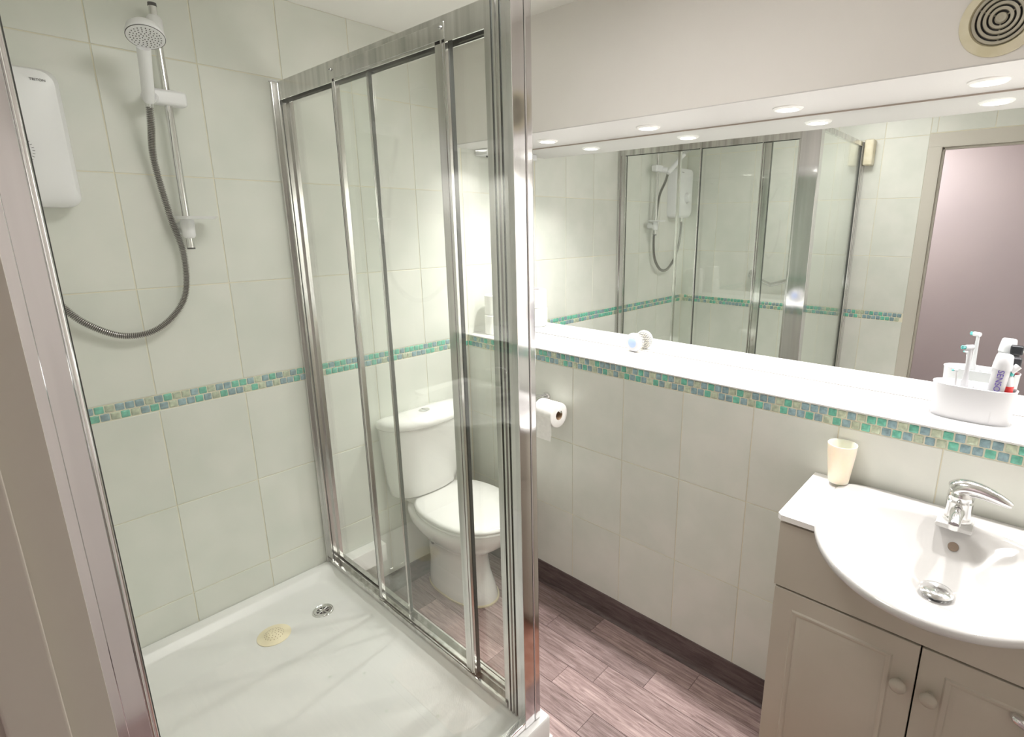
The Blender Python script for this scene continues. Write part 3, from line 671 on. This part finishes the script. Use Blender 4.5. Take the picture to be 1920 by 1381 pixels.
# ================================================================== vent
VX, VY, VZ = XF, -1.924, 2.108
t = thing('extractor_vent', 'round yellowed extractor vent grille on the bulkhead above the mirror', 'vent', (VX, VY, VZ))
m_vent = mat('yellowed_vent_plastic', rough=.45); noisecol(m_vent, (.60, .55, .38), (.70, .65, .50), 14, 3)
m_vent2 = mat('grubby_vent_plastic', (.44, .41, .33), .5)
G().lathe([(.052, -.004), (.056, -.010), (.066, -.008), (.0735, -.004), (.0745, -.0005), (.052, -.0005)], (VX, VY, VZ), 'x', 56, closed=True).obj('rim', m_vent, t, 30)
G().lathe([(0, -.001), (.0525, -.001), (.0525, -.0005), (0, -.0005)], (VX, VY, VZ), 'x', 48).obj('backing', m_hole, t, 30)
for r_ in (.009, .0185, .0285, .0385, .0485):
    pr_ = [(r_-.0034, -.004), (r_-.0030, -.010), (r_+.0024, -.0115), (r_+.0034, -.006), (r_+.0030, -.003)] if r_ > .01 else [(.004, -.004), (.0042, -.010), (.009, -.0115), (.0115, -.006), (.0105, -.003)]
    G().lathe(pr_, (VX, VY, VZ), 'x', 48, closed=True).obj('grille_ring', m_vent2, t, 35)
G().lathe([(0, -.0105), (.0042, -.0105), (.0042, -.004), (0, -.004)], (VX, VY, VZ), 'x', 24).obj('grille_centre', m_vent2, t, 35)
g = G()
for k in range(3):
    a = math.radians(30+120*k); g.tube([(VX-.003, VY, VZ), (VX-.003, VY+.053*math.cos(a), VZ+.053*math.sin(a))], .0016, 6)
g.obj('grille_ribs', m_vent2, t)
# ================================================================== things on the shelf
# brush
bx, by, bz = .205, -.835, ZSH+.0405
t = thing('shower_brush', 'round white bath brush with a blue disc standing by the mirror', 'brush', (bx, by, ZSH))
q = Matrix.Rotation(math.radians(-6), 3, 'Z')
def BP(p): return (q@Vector((p[0]-bx, p[1]-by, p[2]-bz)))+Vector((bx, by, bz))
g = G().lathe([(0, -.010), (.022, -.012), (.034, -.010), (.040, -.003), (.040, .004), (.034, .008), (0, .008)], (bx, by, bz), 'x', 40); g.v = [tuple(BP(p)) for p in g.v]; g.obj('brush_body', m_caddy, t, 40)
g = G().lathe([(0, -.0145), (.018, -.014), (.0215, -.0115), (.0215, -.0100)], (bx, by, bz), 'x', 32); g.v = [tuple(BP(p)) for p in g.v]; g.obj('grip_disc', m_blue, t, 40)
g = G()
for r_, n_ in ((.008, 6), (.018, 12), (.027, 18), (.0345, 26)):
    for k in range(n_):
        a = 2*math.pi*k/n_; y_, z_ = r_*math.cos(a), r_*math.sin(a)
        g.tube([(bx+.007, by+y_, bz+z_), (bx+.024, by+y_*1.04, bz+z_*1.04)], [.0015, .0010], 5)
g.v = [tuple(BP(p)) for p in g.v]; o = g.obj('bristles', m_bristle, t); o['kind'] = 'stuff'
# holder
HX, HY = .135, -1.986
t = thing('toothbrush_holder', 'white oval plastic caddy on the shelf below the vent', 'holder', (HX, HY, ZSH))
def ov(hx, hy, z, n=56, p=2.6):
    P = []
    for k in range(n):
        a = 2*math.pi*k/n; c, s = math.cos(a), math.sin(a)
        P.append((HX+hx*math.copysign(abs(c)**(2/p), c), HY+hy*math.copysign(abs(s)**(2/p), s), z))
    return P
z0 = ZSH+.0004; zt = z0+.096
rg = [ov(.038, .086, z0+.006), ov(.041, .089, zt-.004), ov(.0435, .0915, zt), ov(.046, .094, zt-.001), ov(.0450, .0925, zt-.006), ov(.0415, .0885, z0+.004), ov(.040, .087, z0)]
G().rings(rg).obj('cup_body', m_caddy, t, 50)
G().rings([ov(.047, .094, z0), ov(.047, .094, z0+.003), ov(.04, .087, z0+.0035)]).obj('base_plate', m_clear, t, 50)
for yy in (HY+.005, HY-.045):
    G().box(HX-.040, HX+.040, yy-.0012, yy+.0012, z0+.006, zt-.010).obj('divider', m_caddy, t)
# electric toothbrush heads
def brush_head(bx_, by_, zb_, s, name, label, lean=(0, 0)):
    t_ = thing(name, label, 'toothbrush head', (bx_, by_, zb_))
    def Pp(h): return (bx_+lean[0]*h, by_+lean[1]*h, zb_+h)
    w_ = .62*s
    G().tube([Pp(0), Pp(.026*s), Pp(.029*s), Pp(.056*s), Pp(.078*s)], [.0085*w_, .0085*w_, .0060*w_, .0048*w_, .0040*w_], 16).obj('neck', m_caddy, t_, 60)
    tp = Vector(Pp(.080*s))
    G().tube([tp+Vector((.003*w_, -.004*w_, .001)), tp+Vector((-.007*w_, .010*w_, .0))], [.0062*w_, .0062*w_], 20).obj('head', m_caddy, t_, 50)
    g = G()
    for a in range(7):
        an = a*math.pi/3; rr = .0038*w_ if a else 0
        p0 = tp+Vector((0, .7*rr*math.cos(an), rr*math.sin(an)))+Vector((-.007*w_, .010*w_, 0)); g.tube([p0, p0+Vector((-.004*w_, .007*w_, 0))], .0014*w_, 6)
    o_ = g.obj('bristles', m_teal, t_); o_['kind'] = 'stuff'
brush_head(HX-.004, HY+.022, ZSH+.058, 1.75, 'electric_toothbrush', 'tall white electric toothbrush head upright in the caddy')
brush_head(HX-.030, HY+.036, ZSH+.068, .85, 'spare_brush', 'small white brush head low at the left of the caddy', (0, .1))
# toothpaste tube, cap up, leaning
t = thing('toothpaste_tube', 'white toothpaste tube standing cap up in the caddy', 'toothpaste', (HX-.008, HY-.030, ZSH+.02))
T0 = Vector((HX-.016, HY-.043, ZSH+.014)); TA = Vector((-.02, -.055, 1)).normalized(); side = Vector((0, 1, .055)).normalized(); dep = TA.cross(side).normalized()
def trg(h, hw, hd, n=28): return [T0+TA*h+side*(hw*math.cos(2*math.pi*k/n))+dep*(hd*math.sin(2*math.pi*k/n)) for k in range(n)]
G().rings([trg(0, .0205, .002), trg(.03, .0200, .009), trg(.08, .0190, .015), trg(.125, .0190, .0180), trg(.140, .0195, .0190)]).obj('tube_body', m_caddy, t, 60)
G().rings([trg(.1405, .0215, .0205), trg(.155, .0205, .0195), trg(.176, .0180, .0175), trg(.179, .0160, .0155)]).obj('cap', m_caddy, t, 40)
# lettering reads down the tube, on the side that faces the room
zc = T0+TA*.1035; nrm_ = Vector((-1, 0, 0))
tm = Matrix.Identity(4)
ex = -TA; ez = Vector((-1, 0, -.0)); ez = (ez-ex*ez.dot(ex)).normalized(); ey = ez.cross(ex)
pos = zc+ez*.0190
for i_ in range(3):
    tm[i_][0] = ex[i_]; tm[i_][1] = ey[i_]; tm[i_][2] = ez[i_]; tm[i_][3] = pos[i_]
text_mesh('lettering', 'SENSOD', .0195, m_violet, tm, t)
# bits behind at the right end of the caddy
t = thing('red_toothbrush', 'small red and white toothbrush at the right end of the caddy', 'toothbrush', (HX-.01, HY-.072, ZSH+.03))
G().tube([(HX-.012, HY-.068, ZSH+.012), (HX-.014, HY-.071, ZSH+.110)], [.011, .0115], 18).obj('handle', m_red, t, 50)
G().tube([(HX-.014, HY-.071, ZSH+.110), (HX-.014, HY-.070, ZSH+.133), (HX-.012, HY-.071, ZSH+.137)], [.0105, .008, .006], 16).obj('collar', m_caddy, t, 50)
G().tube([(HX-.014, HY-.070, ZSH+.134), (HX-.012, HY-.074, ZSH+.150)], [.0055, .005], 12).obj('neck', m_teal, t, 50)
G().tube([(HX-.016, HY-.070, ZSH+.148), (HX-.010, HY-.083, ZSH+.165)], [.0075, .0085], 16).obj('head', m_caddy, t, 50)
t = thing('black_razor', 'black handled razor standing at the back of the caddy', 'razor', (HX+.02, HY-.055, ZSH+.03))
G().tube([(HX+.018, HY-.052, ZSH+.012), (HX+.018, HY-.066, ZSH+.10), (HX+.018, HY-.072, ZSH+.155)], [.007, .009, .010], 14).obj('handle', m_black, t, 50)
G().box(HX+.006, HX+.030, HY-.088, HY-.058, ZSH+.155, ZSH+.182, .005, 3).obj('razor_head', m_black, t, 50)
# ================================================================== vanity unit
VY0, VY1 = -2.345, -1.655; YC = -1.9985; XFR = -.300; ZW = .940
van = thing('vanity_unit', 'cream vanity cabinet with white top and two panelled doors', 'cabinet', (-.15, YC, 0))
g = G().box(XFR, -.0045, VY1-.018, VY1, .10, .916).box(XFR, -.0045, VY0, VY0+.018, .10, .916).box(XFR, -.0045, VY0+.018, VY1-.018, .10, .118).box(-.024, -.0045, VY0+.018, VY1-.018, .118, .916)
g.obj('carcass', m_cab, van, None)
G().box(XFR+.04, XFR+.055, VY0+.0, VY1, .001, .10).obj('plinth', m_cab, van, None)
P = [(VY0, .728), (VY1, .728), (VY1, .914)]+[(YC+.225*math.cos(math.radians(a)), .914-.085*math.sin(math.radians(a))**.5) for a in range(0, 181, 12)]+[(VY0, .914)]
G().prism(P, 'x', XFR-.018, XFR-.0005).obj('fascia_panel', m_cab, van, None)
def door(y0, y1, kn):
    z0, z1 = .112, .722
    p = G().box(XFR-.018, XFR-.0005, y0, y1, z0, z1, .003, 2).obj('door', m_cab, van, 30)
    # routed moulding: raised field inside a groove
    def rr(m_, x): return [(x, a, b) for a, b in ((y0+m_, z0+m_), (y1-m_, z0+m_), (y1-m_, z1-m_), (y0+m_, z1-m_))]
    G().rings([rr(.050, XFR-.0178), rr(.054, XFR-.0215), rr(.058, XFR-.0215), rr(.064, XFR-.0185)], False, False).obj('moulding', m_cab, p, 30)
    G().rings([rr(.066, XFR-.0178), rr(.074, XFR-.0205), rr(.078, XFR-.0210)], False, True).obj('field_panel', m_cab, p, 30)
    G().lathe([(0, -.031), (.010, -.030), (.017, -.026), (.0185, -.020), (.015, -.014), (.008, -.010), (.008, -.0005), (.0, -.0005)], (XFR-.018, kn, .608), 'x', 28).obj('knob', m_cab, p, 50)
door(YC+.0015, VY1-.002, YC+.031); door(VY0+.002, YC-.0015, YC-.031)
# top slabs each side of the basin
OU = []
def basin_hw(x): return .277 if x > -.2 else .277*math.sqrt(max(0, 1-((-.2-x)/.357)**2))
def slab(sgn):
    e = VY1+.007 if sgn > 0 else VY0-.007
    P = [(-.0045, e), (-.325, e)]; xs = [-.325+.0321*k for k in range(11)]
    P = [(-.0045, e), (-.318, e), (-.328, e-sgn*.010)]
    for x in [-.328, -.30, -.27, -.24, -.2, -.1, -.0045]: P.append((x, YC+sgn*(basin_hw(x)-.012)))
    P2 = [(a, b) for a, b in P]
    G().prism(P2, 'z', .925, ZW).obj('worktop', m_white, van, 30)
slab(1); slab(-1)
# basin
bas = thing('wash_basin', 'white ceramic semi recessed basin set in the vanity top', 'basin', (-.27, YC, .9))
def outer(q_, z, inset=0, n=96):
    P = []
    for k in range(n):
        a = 2*math.pi*k/n; c, s = math.cos(a), math.sin(a)
        if c >= 0: x = -.2+(.195-inset)*abs(c)**(2/6.0); y = (.277-inset)*math.copysign(abs(s)**(2/6.0), s)
        else: x = -.2+(.357-inset)*c; y = (.277-inset)*s
        P.append((x*q_+(-.2)*(1-q_), YC+y*q_, z))
    return P
def inner(q_, z, cx_=-.27, n=96):
    P = []
    for k in range(n):
        a = 2*math.pi*k/n; c, s = math.cos(a), math.sin(a)
        pw = 2/3.0 if c >= 0 else 2/2.25
        x = (.195 if c >= 0 else .215)*math.copysign(abs(c)**pw, c); y = .228*math.copysign(abs(s)**(2/2.5 if c >= 0 else 2/2.2), s)
        P.append((cx_+x*q_, YC+y*q_, z))
    return P
zr = .947
rg = [outer(.40, .787), outer(.55, .820), outer(.72, .868), outer(.88, .904), outer(.965, .923), outer(1, .931), outer(1, zr-.006), outer(1, zr-.002, .002), outer(1, zr, .006), outer(1, zr+.0005, .012)]
ZP = .806
rg += [inner(1.03, zr-.0015), inner(1.0, zr-.004), inner(.975, zr-.012)]
for k in range(1, 17):
    v = k/16; u = .955-.845*v; f_ = (1-v)
    rg.append(inner(u, ZP+(zr-.020-ZP)*f_**1.25, cx_=-.27+.045*v))
G().rings(rg, True, True).obj('basin', m_ceramic, bas, 60)
G().box(-.118, -.040, YC-.048, YC+.030, zr-.012, zr+.003, .005, 2).obj('tap_deck', m_ceramic, bas, 40)
# overflow hole: dark disc on the back slope, inner shade put into its colour
ofc = Vector((-.1195, YC-.016, .895)); on = Vector((-.78, 0, .63)).normalized(); q = on.to_track_quat('Z', 'Y').to_matrix()
G().lathe([(0, .0015), (.0105, .0015), (.0115, .0), (.0115, -.003)], ofc+on*.0, n=28, mtx=q).obj('overflow_hole', mat('overflow_shadow', (.20, .15, .11), .6), bas, 40)
# pop up waste
wx, wy, wz = -.225, YC-.003, ZP+.001
t = thing('basin_plug', 'chrome click clack plug standing open in the basin', 'plug', (wx, wy, wz))
G().lathe([(.0, .0), (.030, .0), (.030, .003), (.024, .004), (.010, .004), (.007, .009)], (wx, wy, wz), n=36).obj('waste_flange', m_chrome, t, 40)
G().lathe([(0, .009), (.029, .0095), (.035, .012), (.0365, .015), (.033, .0195), (.020, .0235), (0, .025)], (wx, wy, wz), n=40).obj('plug_cap', m_chrome, t, 50)
# tap
tx, ty, tz = -.074, YC-.011, zr+.0032
t = thing('basin_mixer_tap', 'chrome monobloc mixer tap with curved lever on the basin', 'tap', (tx, ty, tz))
G().lathe([(.031, 0), (.0315, .004), (.029, .009), (.0275, .020), (.028, .040), (.029, .052), (.025, .056), (.0, .056)], (tx, ty, tz), n=40).obj('tap_body', m_chrome, t, 40)
G().tube([(tx-.010, ty, tz+.026), (tx-.045, ty, tz+.036), (tx-.080, ty, tz+.036), (tx-.098, ty, tz+.026)], [.0165, .0155, .0135, .0125], 20).obj('spout', m_chrome, t, 50)
G().tube([(tx-.098, ty, tz+.028), (tx-.100, ty, tz+.016)], [.0105, .0105], 20).obj('aerator', m_chrome, t, 50)
G().lathe([(.027, .057), (.0285, .062), (.028, .072), (.023, .080), (.012, .085), (0, .086)], (tx, ty, tz), n=40).obj('lever_cap', m_chrome, t, 50)
lv = catm([(tx+.004, ty+.016, tz+.068), (tx, ty, tz+.086), (tx-.006, ty-.030, tz+.092), (tx-.014, ty-.065, tz+.088), (tx-.022, ty-.100, tz+.080)], 8)
n_l = len(lv)
g = G().tube(lv, [(.021*(1-i/(n_l-1))**.6+.0060) if i > 3 else .012+.003*i for i in range(n_l)], 20)
zz = None
g.obj('lever', m_chrome, t, 60)
# tumbler
ux, uy, uz = -.046, -1.722, ZW+.0006
t = thing('tumbler', 'frosted cream glass tumbler on the white worktop corner', 'cup', (ux, uy, uz))
G().lathe([(0, .016), (.022, .016), (.0245, .022), (.0345, .116), (.0375, .127), (.0390, .127), (.0375, .10), (.0275, .012), (.0265, .010), (0, .010)], (ux, uy, uz), n=40).obj('cup', m_cup, t, 50)
G().lathe([(0, 0), (.0235, 0), (.0265, .0095), (0, .0095)], (ux, uy, uz), n=32).obj('cup_base', m_clear, t, 40)
# towel ring on the right door
t = thing('door_towel_loop', 'shiny cream metal loop hanging on the right cabinet door', 'towel ring', (XFR-.03, -2.2, .6))
gx = XFR-.030
G().tube(catm([(XFR-.019, -2.180, .655), (gx, -2.182, .655), (gx-.004, -2.20, .650), (gx-.004, -2.235, .625), (gx-.004, -2.243, .60), (gx-.004, -2.235, .575), (gx-.004, -2.20, .555), (gx, -2.185, .552), (XFR-.019, -2.183, .552)], 6), .0105, 14).obj('loop', m_chrome, t, 60)
# ================================================================== bath mat
mx0, mx1, my0, my1 = -.80, -.262, -1.93, -1.497
t = thing('bath_mat', 'shaggy salmon pink bath mat in front of the vanity', 'bath mat', ((mx0+mx1)/2, (my0+my1)/2, 0))
G().rings([[(a, b, .0008) for a, b in rrect(mx0, mx1, my0, my1, .05)], [(a, b, .010) for a, b in rrect(mx0, mx1, my0, my1, .05)]]).obj('mat_base', m_mat, t, 30)
V = []; Fc = []
for k in range(9000):
    x, y = random.uniform(mx0, mx1), random.uniform(my0, my1)
    h = random.uniform(.018, .028); dx, dy = random.uniform(-.010, .010), random.uniform(-.010, .010); w_ = .0016; a = random.uniform(0, 6.28)
    b = len(V); V += [(x+w_*math.cos(a), y+w_*math.sin(a), .008), (x-w_*math.cos(a), y-w_*math.sin(a), .008), (x+w_*math.sin(a), y-w_*math.cos(a), .008), (x+dx, y+dy, .008+h)]
    Fc += [(b, b+1, b+3), (b+1, b+2, b+3), (b+2, b, b+3)]
me = bpy.data.meshes.new('pile'); me.from_pydata(V, [], Fc); me.materials.append(m_mat); o = ob('pile', me, t); o['kind'] = 'stuff'
